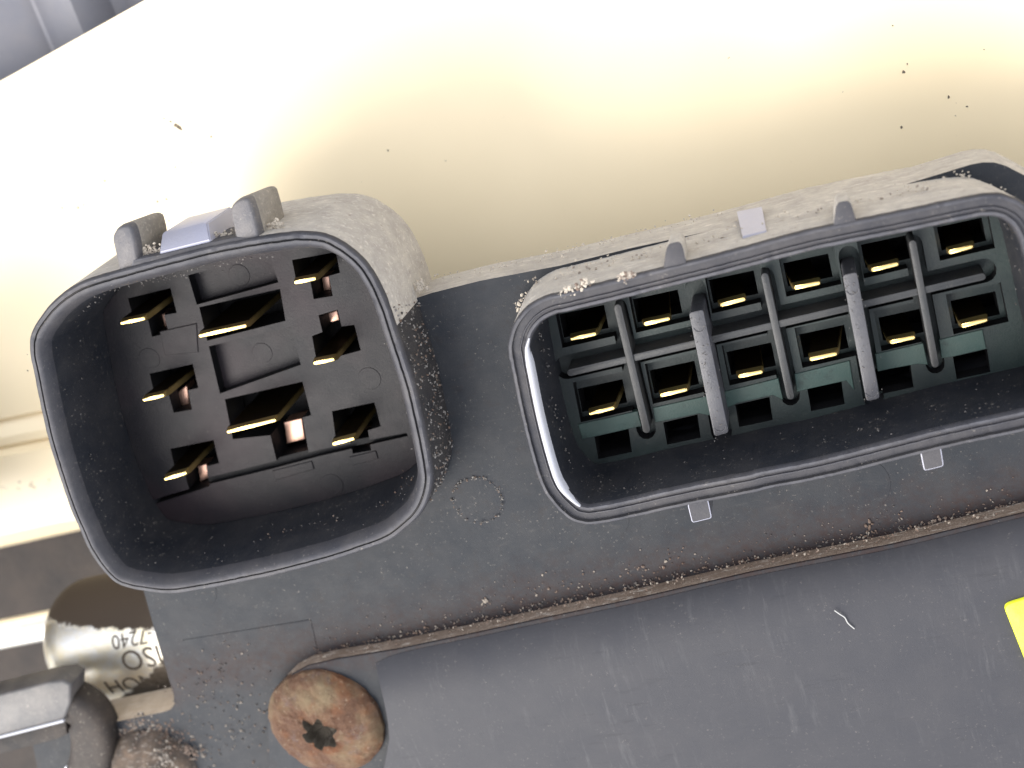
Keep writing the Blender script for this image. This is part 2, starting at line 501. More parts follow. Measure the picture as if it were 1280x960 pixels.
LO = [p.to_3d() for p in LO]; RO = [p.to_3d() for p in RO]

# flat mounting plate
PT = .50
PLATE = [(440,440),(500,380),(525,371),(540,366),(600,351),(700,332),(785,311),(900,286),(1000,262),(1130,231),(1196,211),(1212,206),(1228,203),(1243,203),(1257,207),(1280,219),(1330,246),(1420,300),(1420,1030),(60,1030),(40,925),(100,911),(150,901),(204,890),(213,887),(218,880),(217,868),(200,812),(180,740),(160,660),(200,560)]
po = [p for p in lift(PLATE, 0)]
bm = plate(po, [off(LO, -.09, 0), off(RO, -.21, 0)], 0, PT, wall_mat=1)
for f in bm.faces:
    c = f.calc_center_median()
    if f.material_index == 1 and c.x < at(232, 880, 0).x and c.y < at(200, 845, 0).y: f.material_index = 2
pl = obj('mounting_plate', bm, [M['plate'], M['dust'], M['sand']], mod, smooth=0)
for (x, y, r) in ((597, 625, .245), (755, 648, .24), (1072, 607, .29), (245, 738, .23)):
    bm = bmesh.new(); c = at(x, y, 0)
    prism(bm, [(c.x+r*math.cos(k*math.pi/20), c.y+r*math.sin(k*math.pi/20)) for k in range(40)], -.01, .003, .003)
    obj('ejector_mark', bm, M['plate'], pl, smooth=0)
# engraved parting line on the plate
bm = bmesh.new()
for a, b in (((228, 801), (388, 775)), ((388, 776), (396, 812))):
    p, q = at(*a, 0), at(*b, 0); n_ = (q-p).normalized().cross(Vector((0, 0, 1)))*.008
    prism(bm, [p-n_, q-n_, q+n_, p+n_], -.01, .006, .004)
obj('parting_line', bm, M['plate'], pl)

def shell(name, O, prof, mats, label, z_bottom):
    loops = [off(O, d, z) for d, z in prof]
    return loft(loops, mats=mats)

# --- left socket
profL = [(-.24, -.97), (-.20, -.93), (-.20, -.55), (.03, -.55), (.04, -.50), (.005, RIM-.05), (-.004, RIM-.015), (-.02, RIM), (-.048, RIM), (-.053, RIM-.018), (-.062, RIM-.018), (-.067, RIM+.005), (-.085, RIM+.005), (-.115, RIM-.015), (-.165, RIM-.12), (-.20, .22), (-.245, -.56)]
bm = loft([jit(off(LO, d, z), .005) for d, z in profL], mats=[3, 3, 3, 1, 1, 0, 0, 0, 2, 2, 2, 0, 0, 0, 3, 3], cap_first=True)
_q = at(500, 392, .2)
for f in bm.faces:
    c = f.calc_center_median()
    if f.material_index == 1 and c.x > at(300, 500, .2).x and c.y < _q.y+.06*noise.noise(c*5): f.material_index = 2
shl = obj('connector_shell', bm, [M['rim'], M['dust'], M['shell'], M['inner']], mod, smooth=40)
shl['label'] = 'squarish socket shell with eight brass blades'
FZ = -.30
hl = {
 'a': [(160,373),(213,360),(221,391),(205,394),(211,416),(190,421),(185,400),(168,403)],
 'b': [(249,384),(350,361),(357,401),(259,426)],
 'c': [(365,325),(420,315),(425,341),(411,345),(416,370),(392,374),(388,352),(371,355)],
 'd': [(398,394),(422,387),(427,408),(443,406),(451,438),(396,453),(390,420),(403,415)],
 'e': [(187,467),(241,455),(248,485),(235,488),(240,512),(217,516),(211,493),(194,497)],
 'f': [(281,499),(378,477),(389,519),(378,522),(386,566),(346,577),(338,544),(291,549)],
 'g': [(213,561),(267,550),(274,579),(258,583),(262,608),(237,614),(231,592),(221,596)],
 'h': [(415,514),(468,503),(476,533),(460,538),(464,563),(441,567),(437,548),(420,552)],
}
recess = {'top': [(235,344),(337,318),(348,353),(246,381)], 'mid': [(261,433),(364,408),(376,456),(275,492)]}
groove = [(256,598),(338,578),(400,562),(508,541),(510,545),(400,570),(340,586),(258,606)]
slits = [[(180,628),(254,606),(256,610),(182,634)]]
fl = off(LO, -.235, FZ)
hpolys = [lift(p, FZ) for p in hl.values()]+[lift(p, FZ) for p in recess.values()]+[lift(groove, FZ)]+[lift(s, FZ) for s in slits]
bm = plate(fl, hpolys, FZ, .40, wall_mat=1, rim_wall=False)
fL = obj('pin_floor', bm, [M['floorL'], M['deep']], shl, smooth=0)
bm = bmesh.new()
for nm, p in recess.items():
    q = lift(p, FZ); c = sum(q, Vector())/4
    prism(bm, [c+(v-c)*1.02 for v in q], FZ-.3, FZ-.13)
obj('recess_floor', bm, M['floorL'], shl, smooth=0)
bm = bmesh.new(); q = lift(groove, FZ); prism(bm, off(q, .004, 0), FZ-.3, FZ-.07)
obj('groove_floor', bm, M['deep'], shl, smooth=0)
bm = bmesh.new(); prism(bm, [(v.x, v.y) for v in off(LO, -.22, 0)], -.95, -.86)
obj('cavity_floor', bm, M['deep'], shl, smooth=0)
for (x, y, r, zz) in ((328, 441, .105, FZ-.13), (462, 473, .115, FZ), (415, 606, .12, FZ), (187, 448, .11, FZ), (299, 344, .11, FZ-.13)):
    bm = bmesh.new(); c = at(x, y, zz)
    prism(bm, [(c.x+r*math.cos(k*math.pi/16), c.y+r*math.sin(k*math.pi/16)) for k in range(32)], zz-.01, zz+.004, .004)
    obj('ejector_mark', bm, M['floorL'], shl, smooth=0)
for p in ([(341,588),(390,576),(393,586),(345,600)], [(437,571),(470,563),(473,573),(440,582)], [(200,414),(246,404),(248,440),(207,444)]):
    bm = bmesh.new(); prism(bm, lift(p, FZ), FZ-.02, FZ+.012, .006)
    obj('raised_pad', bm, M['floorL'], shl, smooth=20)

def blade(p, q, zt, zb, th, parent, mat, lean=(0, 0)):
    """flat terminal blade with a chamfered tip; p, q = pixels of the two tip corners"""
    A, B = at(*p, zt), at(*q, zt)
    u = (B-A).normalized(); v = Vector((-u.y, u.x, 0)); bm = bmesh.new(); loops = []
    for z, du, dv in ((zb, 0, th/2), (zt-.07, 0, th/2), (zt-.012, .012, th*.30), (zt, .02, th*.24)):
        k = (zt-z); s = Vector((lean[0]*k, lean[1]*k, 0))
        loops.append([Vector((c.x, c.y, z))+s for c in (A+u*du-v*dv, B-u*du-v*dv, B-u*du+v*dv, A+u*du+v*dv)])
    loft(loops, bm, cap_first=True, cap_last=True)
    bmesh.ops.bevel(bm, geom=bm.edges[:], offset=.006, segments=2, affect='EDGES')
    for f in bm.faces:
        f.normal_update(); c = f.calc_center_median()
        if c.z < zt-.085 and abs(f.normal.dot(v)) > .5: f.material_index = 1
    return obj('terminal_blade', bm, [mat, M['shade_brass']], parent, smooth=40)
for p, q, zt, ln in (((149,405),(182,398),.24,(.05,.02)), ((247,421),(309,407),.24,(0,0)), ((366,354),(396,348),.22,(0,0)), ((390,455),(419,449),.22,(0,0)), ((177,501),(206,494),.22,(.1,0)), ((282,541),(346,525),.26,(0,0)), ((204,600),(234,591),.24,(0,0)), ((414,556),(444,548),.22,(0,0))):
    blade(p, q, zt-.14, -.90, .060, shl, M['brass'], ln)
for p, zz in (([(190,396),(206,392),(210,412),(194,416)], -.40), ([(402,347),(411,345),(415,368),(405,371)], -.36), ([(402,394),(421,388),(424,400),(406,405)], -.36), ([(221,491),(233,482),(237,505),(224,509)], -.30), ([(355,528),(377,523),(381,549),(358,555)], -.34), ([(247,583),(258,580),(262,596),(250,603)], -.32), ([(452,542),(461,540),(463,562),(455,565)], -.34)):
    zz -= .20; bm = bmesh.new(); prism(bm, lift(p, zz), zz-.2, zz, .012)
    obj('contact_tab', bm, M['copper'], shl, smooth=30)

# lugs on top of the left socket
def lug(front, dx, dy, z0, z1):
    """rounded plate standing out from the shell; front outline in pixels at z1, swept back to z0"""
    P = off([p.to_3d() for p in rounded(lift(front, z1), .055, 5)], 0, z1); loops = []
    c = lift(front, z1); pivot = (c[0]+c[-1])/2
    for z, sx, d in ((z0, .94, -.03), (z0+.05, .96, -.01), (z1-.10, 1, 0), (z1-.04, 1, -.006), (z1-.010, 1, -.016), (z1, 1, -.032)):
        L = off(P, d, z)
        loops.append([Vector((v.x+dx*(z1-z), pivot.y+(v.y-pivot.y)*sx+dy*(z1-z), z)) for v in L])
    return loft(loops, mats=[1, 1, 0, 0, 0], cap_first=True, cap_last=True)
for fr in ([(149,346),(138,296),(145,283),(163,280),(169,300),(175,340)], [(296,312),(285,260),(295,249),(311,246),(318,268),(327,304)]):
    obj('latch_lug', lug(fr, .06, -.03, .06, RIM-.04), [M['lug'], M['lugside']], shl, smooth=60)
bm = bmesh.new()
A, B = at(199, 316, RIM-.05), at(263, 300, RIM-.05)
A2, B2 = at(202, 292, .46), at(259, 278, .46)
vsx = [A-Vector((0, .06, .0)), B-Vector((0, .06, 0)), B, A, A2, B2, Vector((A2.x, A2.y, -.1)), Vector((B2.x, B2.y, -.1)), Vector((A.x, A.y-.1, -.1)), Vector((B.x, B.y-.1, -.1))]
v = [bm.verts.new(p) for p in vsx]
for f in ((0, 1, 2, 3), (3, 2, 5, 4), (4, 5, 7, 6), (6, 7, 9, 8), (8, 9, 1, 0), (0, 3, 4, 6, 8), (1, 9, 7, 5, 2)): bm.faces.new([v[i] for i in f])
bmesh.ops.bevel(bm, geom=bm.edges[:], offset=.012, segments=2, affect='EDGES')
obj('latch_ramp', bm, M['clean'], shl, smooth=40)
# thin ledge joining lugs and ramp along the rim
bm = bmesh.new()
prism(bm, lift([(163,334),(166,325),(200,318),(265,302),(296,296),(318,298),(342,293),(345,302)], RIM-.03), .2, RIM-.03, .02)
obj('lug_ledge', bm, M['rim'], shl, smooth=30)

# --- right socket
FZ = -.10
profR = [(-.24, -.97), (-.20, -.93), (-.20, -.55), (.03, -.55), (.04, -.49), (.005, RIM-.04), (-.004, RIM-.01), (-.016, RIM), (-.034, RIM), (-.042, RIM-.035), (-.098, RIM-.038), (-.104, RIM-.022), (-.112, RIM-.022), (-.117, RIM-.038), (-.135, RIM-.038), (-.142, RIM-.02), (-.165, RIM-.02), (-.185, RIM-.06), (-.20, .35), (-.245, -.50)]
_wc = at(1262, 262, RIM)
def warp(l):
    """the far right corner of the long socket is cut in towards its foot"""
    out = []
    for p in l:
        g = math.exp(-(((p.x-_wc.x)/.42)**2+((p.y-_wc.y)/.55)**2))
        k = max(0, min(1, (.64-p.z)/.64))
        out.append(p+Vector((-.24, -.06, 0))*g*k)
    return out
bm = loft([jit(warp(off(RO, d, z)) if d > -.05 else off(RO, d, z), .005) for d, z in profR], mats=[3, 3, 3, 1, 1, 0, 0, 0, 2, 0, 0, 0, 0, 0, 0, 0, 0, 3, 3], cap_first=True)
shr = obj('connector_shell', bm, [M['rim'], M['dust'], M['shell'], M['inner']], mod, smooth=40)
shr['label'] = 'long socket shell with twelve brass blades in two rows'
# bright reflection on the left inner edge, put in as a pale strip
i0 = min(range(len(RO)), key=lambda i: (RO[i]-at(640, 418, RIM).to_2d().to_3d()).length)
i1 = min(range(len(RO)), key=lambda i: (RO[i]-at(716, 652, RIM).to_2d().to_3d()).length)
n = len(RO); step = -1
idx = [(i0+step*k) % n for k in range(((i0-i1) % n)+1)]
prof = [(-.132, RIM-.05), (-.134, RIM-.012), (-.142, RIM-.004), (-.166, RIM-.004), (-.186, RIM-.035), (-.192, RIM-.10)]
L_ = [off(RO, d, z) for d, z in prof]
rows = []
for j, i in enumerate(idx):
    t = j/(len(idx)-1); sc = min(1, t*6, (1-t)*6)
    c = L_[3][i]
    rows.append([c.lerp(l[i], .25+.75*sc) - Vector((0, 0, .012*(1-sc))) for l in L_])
obj('rim_highlight', loft(rows, closed=False), M['pale_strip'], shr, smooth=60)

R1 = [(729,421),(821,402),(916,378),(1009,357),(1106,334),(1201,312)]
R2 = [(752,514),(842,491),(938,468),(1029,446),(1128,425),(1218,404)]
R3 = [(768,553),(854,535),(944,513),(1034,493),(1120,472),(1216,453)]
HOLE = [(-30,-28),(26,-40),(32,-11),(-24,1)]
TRAY = [(-36,-36),(33,-51),(43,-2),(-26,14)]
H3 = [(-25,-7),(18,-17),(22,12),(-20,21)]
sh = lambda c, P: [(c[0]+x, c[1]+y) for x, y in P]
vr = [((772, 385), (808, 537)), ((956, 346), (988, 495)), ((1141, 305), (1169, 455))]
hr = ((713, 466), (1228, 346))
slots = [bar(a, b, 24) for a, b in vr]+[bar((708, 459), (1231, 338), 30)]
slots += [bar((869, 360), (902, 540), 26), bar((1061, 320), (1092, 497), 26)]
floor_out = off(RO, -.222, FZ)
TZ = FZ-.13
trays = [lift(sh(c, TRAY), FZ) for c in R1+R2]
bm = plate(floor_out, trays+[lift(sh(c, H3), FZ) for c in R3]+[lift(s, FZ) for s in slots], FZ, .16, wall_mat=1, rim_wall=False)
obj('pin_floor', bm, [M['floorR'], M['deep']], shr, smooth=0)
bm = plate(off(RO, -.23, TZ), [lift(sh(c, HOLE), TZ) for c in R1+R2]+[lift(sh(c, [(x-1, y-4) for x, y in H3]), TZ) for c in R3], TZ, .26, wall_mat=1, rim_wall=False)
obj('tray_floor', bm, [M['floorR'], M['deep']], shr, smooth=0)
bm = bmesh.new(); prism(bm, [(v.x, v.y) for v in off(RO, -.22, 0)], -.95, -.88)
obj('cavity_floor', bm, M['deep'], shr, smooth=0)
# lit floor band painted lighter teal below the second row, one piece per bay between the ribs
bays = [((722,531),(797,514),(802,533),(787,536),(742,546),(728,549)), ((816,510),(884,495),(889,520),(874,517),(830,526),(819,528)), ((905,490),(973,473),(979,500),(966,494),(922,504),(909,510)), ((993,468),(1062,451),(1068,488),(1058,476),(1012,486),(996,490)), ((1094,443),(1154,429),(1160,456),(1147,455),(1103,463),(1097,465)), ((1174,425),(1228,412),(1233,436),(1191,446),(1177,448))]
for b in bays:
    bm = bmesh.new(); prism(bm, lift(b, FZ+.012), FZ-.05, FZ+.012, .006)
    obj('lit_strip', bm, M['teal'], shr, smooth=20)
for a, b in vr:
    bm = bmesh.new(); prism(bm, lift(bar(a, b, 9.5), FZ+.14), FZ-.2, FZ+.14, .007); obj('rib', bm, M['rib'], shr, smooth=40)
bm = bmesh.new(); prism(bm, lift(bar(*hr, 9), FZ+.12), FZ-.2, FZ+.12, .007); obj('rib', bm, M['rib'], shr, smooth=40)
for poly in ([(861,391),(879,387),(911,541),(893,546)], [(1053,344),(1071,340),(1100,498),(1083,502)]):
    bm = bmesh.new(); prism(bm, rounded(lift(poly, .24), .03, 3), FZ-.2, .24, .006)
    dv = obj('divider', bm, M['divider'], shr, smooth=40)
    c = [Vector(p) for p in poly]
    for t in (.12, .93):
        m_ = (c[0]+c[1])/2*(1-t)+(c[2]+c[3])/2*t
        p = at(m_.x, m_.y, .24); bm = bmesh.new()
        ring(bm, p, .052, .006, .006, 12, math.pi*1.05, math.pi*1.95)
        obj('mould_mark', bm, M['divider'], shr, smooth=60)
for c in R1+R2:
    dx, dy = 18+rnd.uniform(-1, 1), 4.0+rnd.uniform(-.6, .6)
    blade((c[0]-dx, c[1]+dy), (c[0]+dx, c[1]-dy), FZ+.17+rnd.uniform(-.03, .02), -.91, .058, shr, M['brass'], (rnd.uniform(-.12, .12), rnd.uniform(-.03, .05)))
# keys: slots on the top edge, teeth on the bottom edge
for poly in ([(829,337),(833,311),(836,305),(849,302),(853,307),(858,329)], [(1041,287),(1045,258),(1048,253),(1060,251),(1064,255),(1072,281)]):
    bm = bmesh.new(); prism(bm, rounded(lift(poly, RIM-.01), .02, 3), .40, RIM-.01, .008)
    for f in bm.faces:
        if f.calc_center_median().z < RIM-.04: f.material_index = 1
    obj('key_tooth', bm, [M['rim'], M['dust']], shr, smooth=30)
for poly in ([(859,630),(865,654),(890,648),(885,624)], [(1150,564),(1155,589),(1180,583),(1176,558)]):
    bm = bmesh.new(); prism(bm, rounded(lift(poly, RIM-.012), .025, 3), .0, RIM-.012, .008)
    for f in bm.faces:
        f.normal_update()
        if f.calc_center_median().z > RIM-.03 and abs(f.normal.z) < .95: f.material_index = 1
    obj('key_tooth', bm, [M['rim'], M['clean']], shr, smooth=20)
# cleaned patch on the dusty top of the right socket
bm = bmesh.new()
q = [at(930, 303, .46), at(960, 296, .46), at(954, 266, -.10), at(923, 272, -.10)]
q = [p+Vector((0, .055, 0)) for p in q]
v = [bm.verts.new(p) for p in q]+[bm.verts.new(p-Vector((0, .12, 0))) for p in q]
for f in ((0, 1, 2, 3), (0, 4, 5, 1), (1, 5, 6, 2), (2, 6, 7, 3), (3, 7, 4, 0)): bm.faces.new([v[i] for i in f])
obj('clean_patch', bm, M['clean'], shr, smooth=0)

# --- raised cover at the lower right
CZ = .19
FL = [(352,1030),(336,960),(334,905),(340,880),(352,856),(366,842),(385,832),(420,824),(500,811),(600,790),(670,775),(802,747),(940,715),(1118,680),(1280,641),(1440,606),(1440,1040)]
bm = bmesh.new(); prism(bm, lift(FL, CZ), -.05, CZ, .02)
for f in bm.faces:
    if abs(f.normal.z) < .5 and f.calc_center_median().z < CZ-.02: f.material_index = 1
cov = obj('cover', bm, [M['plate'], M['tan']], mod, smooth=30)
top = [(470,829),(500,816.5),(600,795.5),(670,780.5),(802,752.5),(940,720.5),(1118,685.5),(1280,646.5),(1440,611)]
edge = [(470,829),(474,850),(480,876),(485,902),(487,925),(484,948),(476,975),(470,1040)]
topw = spline([Vector((*p, 0)) for p in top], 60, False); edgew = spline([Vector((*p, 0)) for p in edge], 26, False)
dv = [0, 3, 8, 15, 24, 34, 46, 60, 76, 95, 130, 180, 240, 330, 420]
def zz(v_): 
    t = min(1, v_/95); return CZ+.005+.235*(1-(1-t)**2.6)
rows = []
for v_ in dv:
    # left end follows the pocket edge
    k = min(range(len(edgew)), key=lambda i: abs(edgew[i].y-(829+v_)))
    x0 = edgew[k].x if v_ < 205 else edgew[-1].x
    if v_: 
        for i in range(len(edgew)-1):
            if edgew[i].y <= 829+v_ <= edgew[i+1].y:
                tt = (829+v_-edgew[i].y)/(edgew[i+1].y-edgew[i].y); x0 = edgew[i].x*(1-tt)+edgew[i+1].x*tt
    r = []
    for i, p in enumerate(topw):
        s = i/(len(topw)-1)
        x = p.x+(x0-470)*(1-s)**3 + v_*.0
        y = p.y+v_
        r.append(at(x, y, zz(v_)))
    rows.append(r)
bm = loft(rows, closed=False)
left = [r[0] for r in rows]
loft([[p+Vector((-.0, 0, 0)) for p in left], [p+Vector((-.006, 0, -.006)) for p in left], [Vector((p.x-.008, p.y, CZ-.06)) for p in left]], bm, closed=False)
bmesh.ops.remove_doubles(bm, verts=bm.verts[:], dist=1e-5)
obj('cover_face', bm, M['cover'], cov, smooth=25)

# ------------------------------------------------------------------ yellow label and fibre on the cover
yel, t, p_ = _mat('yellow label'); v = coords(t)
t.links.new(mixc(t, ramp(t, nz(t, 9, 5, .7, v), .3, .7), (.80, .80, .012), (.74, .78, .05)), p_.inputs['Base Color']); p_.inputs['Roughness'].default_value = .5
bump(t, p_, nz(t, 40, 4, .6, v), .3, .01)
LZ = CZ+.24
poly = rounded(lift([(1254,757),(1283,748),(1400,718),(1440,800),(1440,960),(1335,960)], LZ+.035), .07, 5)
bm = bmesh.new(); prism(bm, poly, LZ-.02, LZ+.04, .02)
tag(obj('sticker', bm, yel, origin=at(1300, 800, LZ)), 'bright yellow sticker on the grey cover at the right edge', 'sticker')
fib, t, p_ = _mat('pale fibre'); p_.inputs['Base Color'].default_value = (.38, .37, .35, 1)
bm = bmesh.new(); tube(bm, spline([at(*q, LZ+.012) for q in ((1043,763),(1050,768),(1056,772),(1060,779),(1068,786))], 16, False), .0055, 6)
tag(obj('fibre', bm, fib, origin=at(1055, 773, LZ)), 'short pale bent fibre lying on the grey cover', 'fibre')

# ------------------------------------------------------------------ rusty bolt
def rustm():
    m, t, p = _mat('rust'); v = coords(t)
    a = ramp(t, nz(t, 3.2, 6, .7, v), .35, .68)
    c = mixc(t, a, (.092, .036, .016), (.21, .115, .062))
    b = ramp(t, nz(t, 2.0, 4, .6, v), .50, .70)
    c = mixc(t, math_(t, 'MULTIPLY', b, .75), c, (.25, .19, .105))
    g = ramp(t, nz(t, 4.1, 6, .7, coords(t, (1, 1, 1), (0, 0, 1.9))), .56, .70)
    c = mixc(t, math_(t, 'MULTIPLY', g, .8), c, (.15, .105, .09))
    o = ramp(t, nz(t, 2.6, 5, .65, coords(t, (1, 1, 1), (.6, 0, .7))), .52, .68)
    c = mixc(t, math_(t, 'MULTIPLY', o, .7), c, (.21, .068, .016))
    s = ramp(t, nz(t, 24, 5, .7, v), .60, .70)
    c = mixc(t, math_(t, 'MULTIPLY', s, .7), c, (.36, .285, .20))
    d = ramp(t, nz(t, 15, 5, .7, coords(t, (1, 1, 1), (1.2, .3, 0))), .62, .72)
    c = mixc(t, math_(t, 'MULTIPLY', d, .7), c, (.07, .035, .02))
    t.links.new(c, p.inputs['Base Color']); p.inputs['Roughness'].default_value = .85
    bump(t, p, nz(t, 22, 9, .8, v), 1.0, .06)
    return m
M['rust'] = rustm()
M['sock'] = plastic('dirty socket', (.045, .037, .026), .9, film=.25, specks=.6, bmp=1.0, spec=.2)
BZ = .44
bc = at(399, 919, BZ)
bolt = thing('rusty_bolt', 'rusted round bolt head with star socket beside the grey cover', 'bolt', Vector((bc.x, bc.y, CZ)))
N = 200
def star(a): 
    return .172+.034*math.cos(6*(a-.15))+.045*noise.noise(Vector((math.cos(a)*3, math.sin(a)*3, 1)))
def head(a, t):
    """t 0 at the socket rim .. 1 at the edge .. beyond: side"""
    return 0
loops = []
Rr = .63
for t in (0, .03, .07, .12, .17, .22, .28, .34, .40, .46, .52, .58, .64, .70, .75, .80, .85, .89, .92, .95, .975, .99, 1.0, 1.01, 1.0, .97):
    l = []
    for k in range(N):
        a = 2*math.pi*k/N
        Re = Rr*(1+.028*noise.noise(Vector((math.cos(a)*2.4, math.sin(a)*2.4, 5)))+.016*noise.noise(Vector((math.cos(a)*9, math.sin(a)*9, 2))))
        r0 = star(a); r = r0+(Re-r0)*min(t, 1.01); q = r/Rr
        z = BZ-.15*q**2.4-.05*max(0, q-.85)/.15
        l.append([r, a, z])
    loops.append(l)
depths = {23: -.05, 24: -.10, 25: -.2}
L3 = []
for j, l in enumerate(loops):
    out = []
    for r, a, z in l:
        x, y = math.cos(a)*r, math.sin(a)*r
        zz_ = z+depths.get(j, 0)
        nn = (noise.fractal(Vector((x*7, y*7, 3)), .8, 2.1, 5)-.8*abs(noise.noise(Vector((x*16, y*16, 9)))))
        k = 0 if j == 0 else 1
        out.append(Vector((bc.x+x, bc.y+y, zz_+.022*nn*k)))
    L3.append(out)
obj('bolt_head', loft(L3), M['rust'], bolt, smooth=70)
sl_ = []
for sc, dz in ((1, 0), (.96, -.025), (.91, -.10), (.82, -.145), (.45, -.16), (.05, -.165)):
    out = []
    for k in range(N):
        a = 2*math.pi*k/N; r = star(a)*sc; x, y = math.cos(a)*r, math.sin(a)*r
        out.append(Vector((bc.x+x, bc.y+y, L3[0][k].z+dz+(.03*noise.fractal(Vector((x*12, y*12, 8)), .8, 2, 4) if dz < -.05 else 0))))
    sl_.append(out)
obj('star_socket', loft(sl_, cap_last=True), M['sock'], bolt, smooth=60)

# ------------------------------------------------------------------ etched metal cylinder (lower left)
def cylm():
    m, t, p = _mat('etched metal'); v = coords(t)
    # dark brown reflection painted over the rear upper half, with a ragged outline
    sx = t.nodes.new('ShaderNodeSeparateXYZ'); t.links.new(v, sx.inputs[0])
    h = math_(t, 'ADD', sx.outputs[1], math_(t, 'MULTIPLY', math_(t, 'SUBTRACT', nz(t, 7, 6, .7, v), .5), .22))
    h = math_(t, 'ADD', h, math_(t, 'MULTIPLY', sx.outputs[0], .16))
    d = ramp(t, h, .50, .53)
    h2 = math_(t, 'ADD', sx.outputs[1], math_(t, 'MULTIPLY', math_(t, 'SUBTRACT', nz(t, 9, 6, .7, v), .5), .25))
    h2 = math_(t, 'SUBTRACT', h2, math_(t, 'MULTIPLY', sx.outputs[0], .55))
    d2 = ramp(t, h2, -.42, -.46)
    c = mixc(t, ramp(t, nz(t, 5, 4, .6, v), .3, .7), (.96, .94, .90), (.92, .80, .55))
    c = mixc(t, d2, c, (.11, .085, .06))
    c = mixc(t, d, c, (.045, .030, .018))
    t.links.new(c, p.inputs['Base Color'])
    t.links.new(math_(t, 'SUBTRACT', .95, math_(t, 'MAXIMUM', d, math_(t, 'MULTIPLY', d2, .8))), p.inputs['Metallic'])
    rr = math_(t, 'ADD', .42, math_(t, 'MULTIPLY', math_(t, 'MAXIMUM', d, d2), .4))
    t.links.new(rr, p.inputs['Roughness'])
    bump(t, p, nz(t, 26, 5, .65, v), .25, .01)
    return m
YZ, CR = -1.35, .80
cc = at(150, 812, YZ+.3)
cyl = thing('metal_cylinder', 'shiny metal cylinder with etched characters and a brown upper band behind the plate', 'cylinder', Vector((cc.x, cc.y, YZ)))
xe = at(75, 812, YZ+.2).x
prof = []
for k in range(9):
    a = math.pi/2*k/8
    prof.append((xe+.42*(1-math.sin(a)), CR-.42+.42*math.cos(a))) if False else prof.append((xe+.42*(1-math.cos(a)), CR-.42+.42*math.sin(a)))
prof = [(xe, .01)]+prof+[(xe+1.1, CR), (xe+4.5, CR)]
loops = []
for x, r in prof:
    loops.append([Vector((x, cc.y+r*math.cos(2*math.pi*k/64), YZ+r*math.sin(2*math.pi*k/64))) for k in range(64)])
obj('cylinder_body', loft(loops, cap_first=True, cap_last=True), cylm(), cyl, smooth=50)
ink, t, p_ = _mat('etched ink'); p_.inputs['Base Color'].default_value = (.075, .055, .035, 1); p_.inputs['Roughness'].default_value = .6
def wrap_text(s, px, py, size, right=False):
    """characters etched on the cylinder, reading upside down from here; wrapped onto its curve"""
    cu = bpy.data.curves.new('text', 'FONT'); cu.body = s; cu.size = size; cu.resolution_u = 3
    tmp = bpy.data.objects.new('text', cu); COL.objects.link(tmp)
    dg = bpy.context.evaluated_depsgraph_get(); me = bpy.data.meshes.new_from_object(tmp.evaluated_get(dg))
    bpy.data.objects.remove(tmp); bpy.data.curves.remove(cu)
    bm = bmesh.new(); bm.from_mesh(me); bpy.data.meshes.remove(me)
    bmesh.ops.subdivide_edges(bm, edges=[e for e in bm.edges if e.calc_length() > size*.15], cuts=2)
    # ray onto the cylinder at the pixel of the line's right end
    r = (C2W @ Vector((px-640, 480-py, -F_PX))).normalized(); o = CAM
    ay, az = r.y, r.z; oy, oz = o.y-cc.y, o.z-YZ
    A_, B_, C_ = ay*ay+az*az, 2*(ay*oy+az*oz), oy*oy+oz*oz-CR*CR
    tt = (-B_-math.sqrt(B_*B_-4*A_*C_))/(2*A_); hit = o+r*tt
    th0 = math.atan2(hit.y-cc.y, hit.z-YZ)
    for vv in bm.verts:
        u, v2 = vv.co.x, vv.co.y
        th = th0-v2/CR
        vv.co = Vector((hit.x-u, cc.y+(CR+.004)*math.sin(th), YZ+(CR+.004)*math.cos(th)))
    return bm
for s, px, py, sz in (('-7240', 190, 785, .24), ('ISO', 199, 806, .36), ('SNOH', 205, 839, .30)):
    obj('etched_text', wrap_text(s, px, py, sz), ink, cyl, smooth=0)

# ------------------------------------------------------------------ grey hooked bracket, collar and dirt-caked bolt
M['brk'] = plastic('bracket plastic', (.045, .044, .047), .45, film=.35, specks=.4, bmp=.5)
M['brkdark'] = plastic('bracket elbow', (.017, .016, .0165), .6, dust=(.16, .12, .09), film=.30, specks=.6, bmp=.6, spec=.18)
br = thing('bracket', 'grey hooked bracket arm entering from the lower left corner', 'bracket', at(60, 900, .1))
def sweep(path, z, wdt, hgt, name, mat, k0=0):
    P = spline([at(*p) for p in path], 40, False); loops = []
    for i, p in enumerate(P):
        tg = (P[min(i+1, 39)]-P[max(i-1, 0)]).normalized(); sd = Vector((-tg.y, tg.x, 0))
        s = []
        for k in range(24):
            a = 2*math.pi*k/24; c_, s_ = math.cos(a), math.sin(a)
            e = .55
            s.append(p+sd*(abs(c_)**e*math.copysign(1, c_))*wdt/2+Vector((0, 0, 1))*(abs(s_)**e*math.copysign(1, s_))*hgt/2)
        loops.append(s)
    return obj(name, loft(loops, cap_first=True, cap_last=True), mat, br, smooth=50)
bm = bmesh.new()
arm = [(-90,890),(-40,878),(0,868),(60,853),(78,851),(88,856),(88,880),(80,901),(0,921),(-90,944)]
prism(bm, lift(arm, .22), -.10, .22, .03)
obj('arm', bm, M['brk'], br, smooth=50)
bm = bmesh.new(); prism(bm, lift([(-90,945),(0,922),(82,901),(84,918),(70,925),(0,943),(-90,966)], .10), -.25, .10, .02)
obj('arm_web', bm, M['brkdark'], br, smooth=30)
bm = bmesh.new(); prism(bm, lift([(-150,560),(-140,880),(-400,880),(-400,560)], 0), -1.6, .75, .1)  # unseen block added to shade the lower left of the panel
obj('shade_block', bm, M['brk'], br, smooth=40)
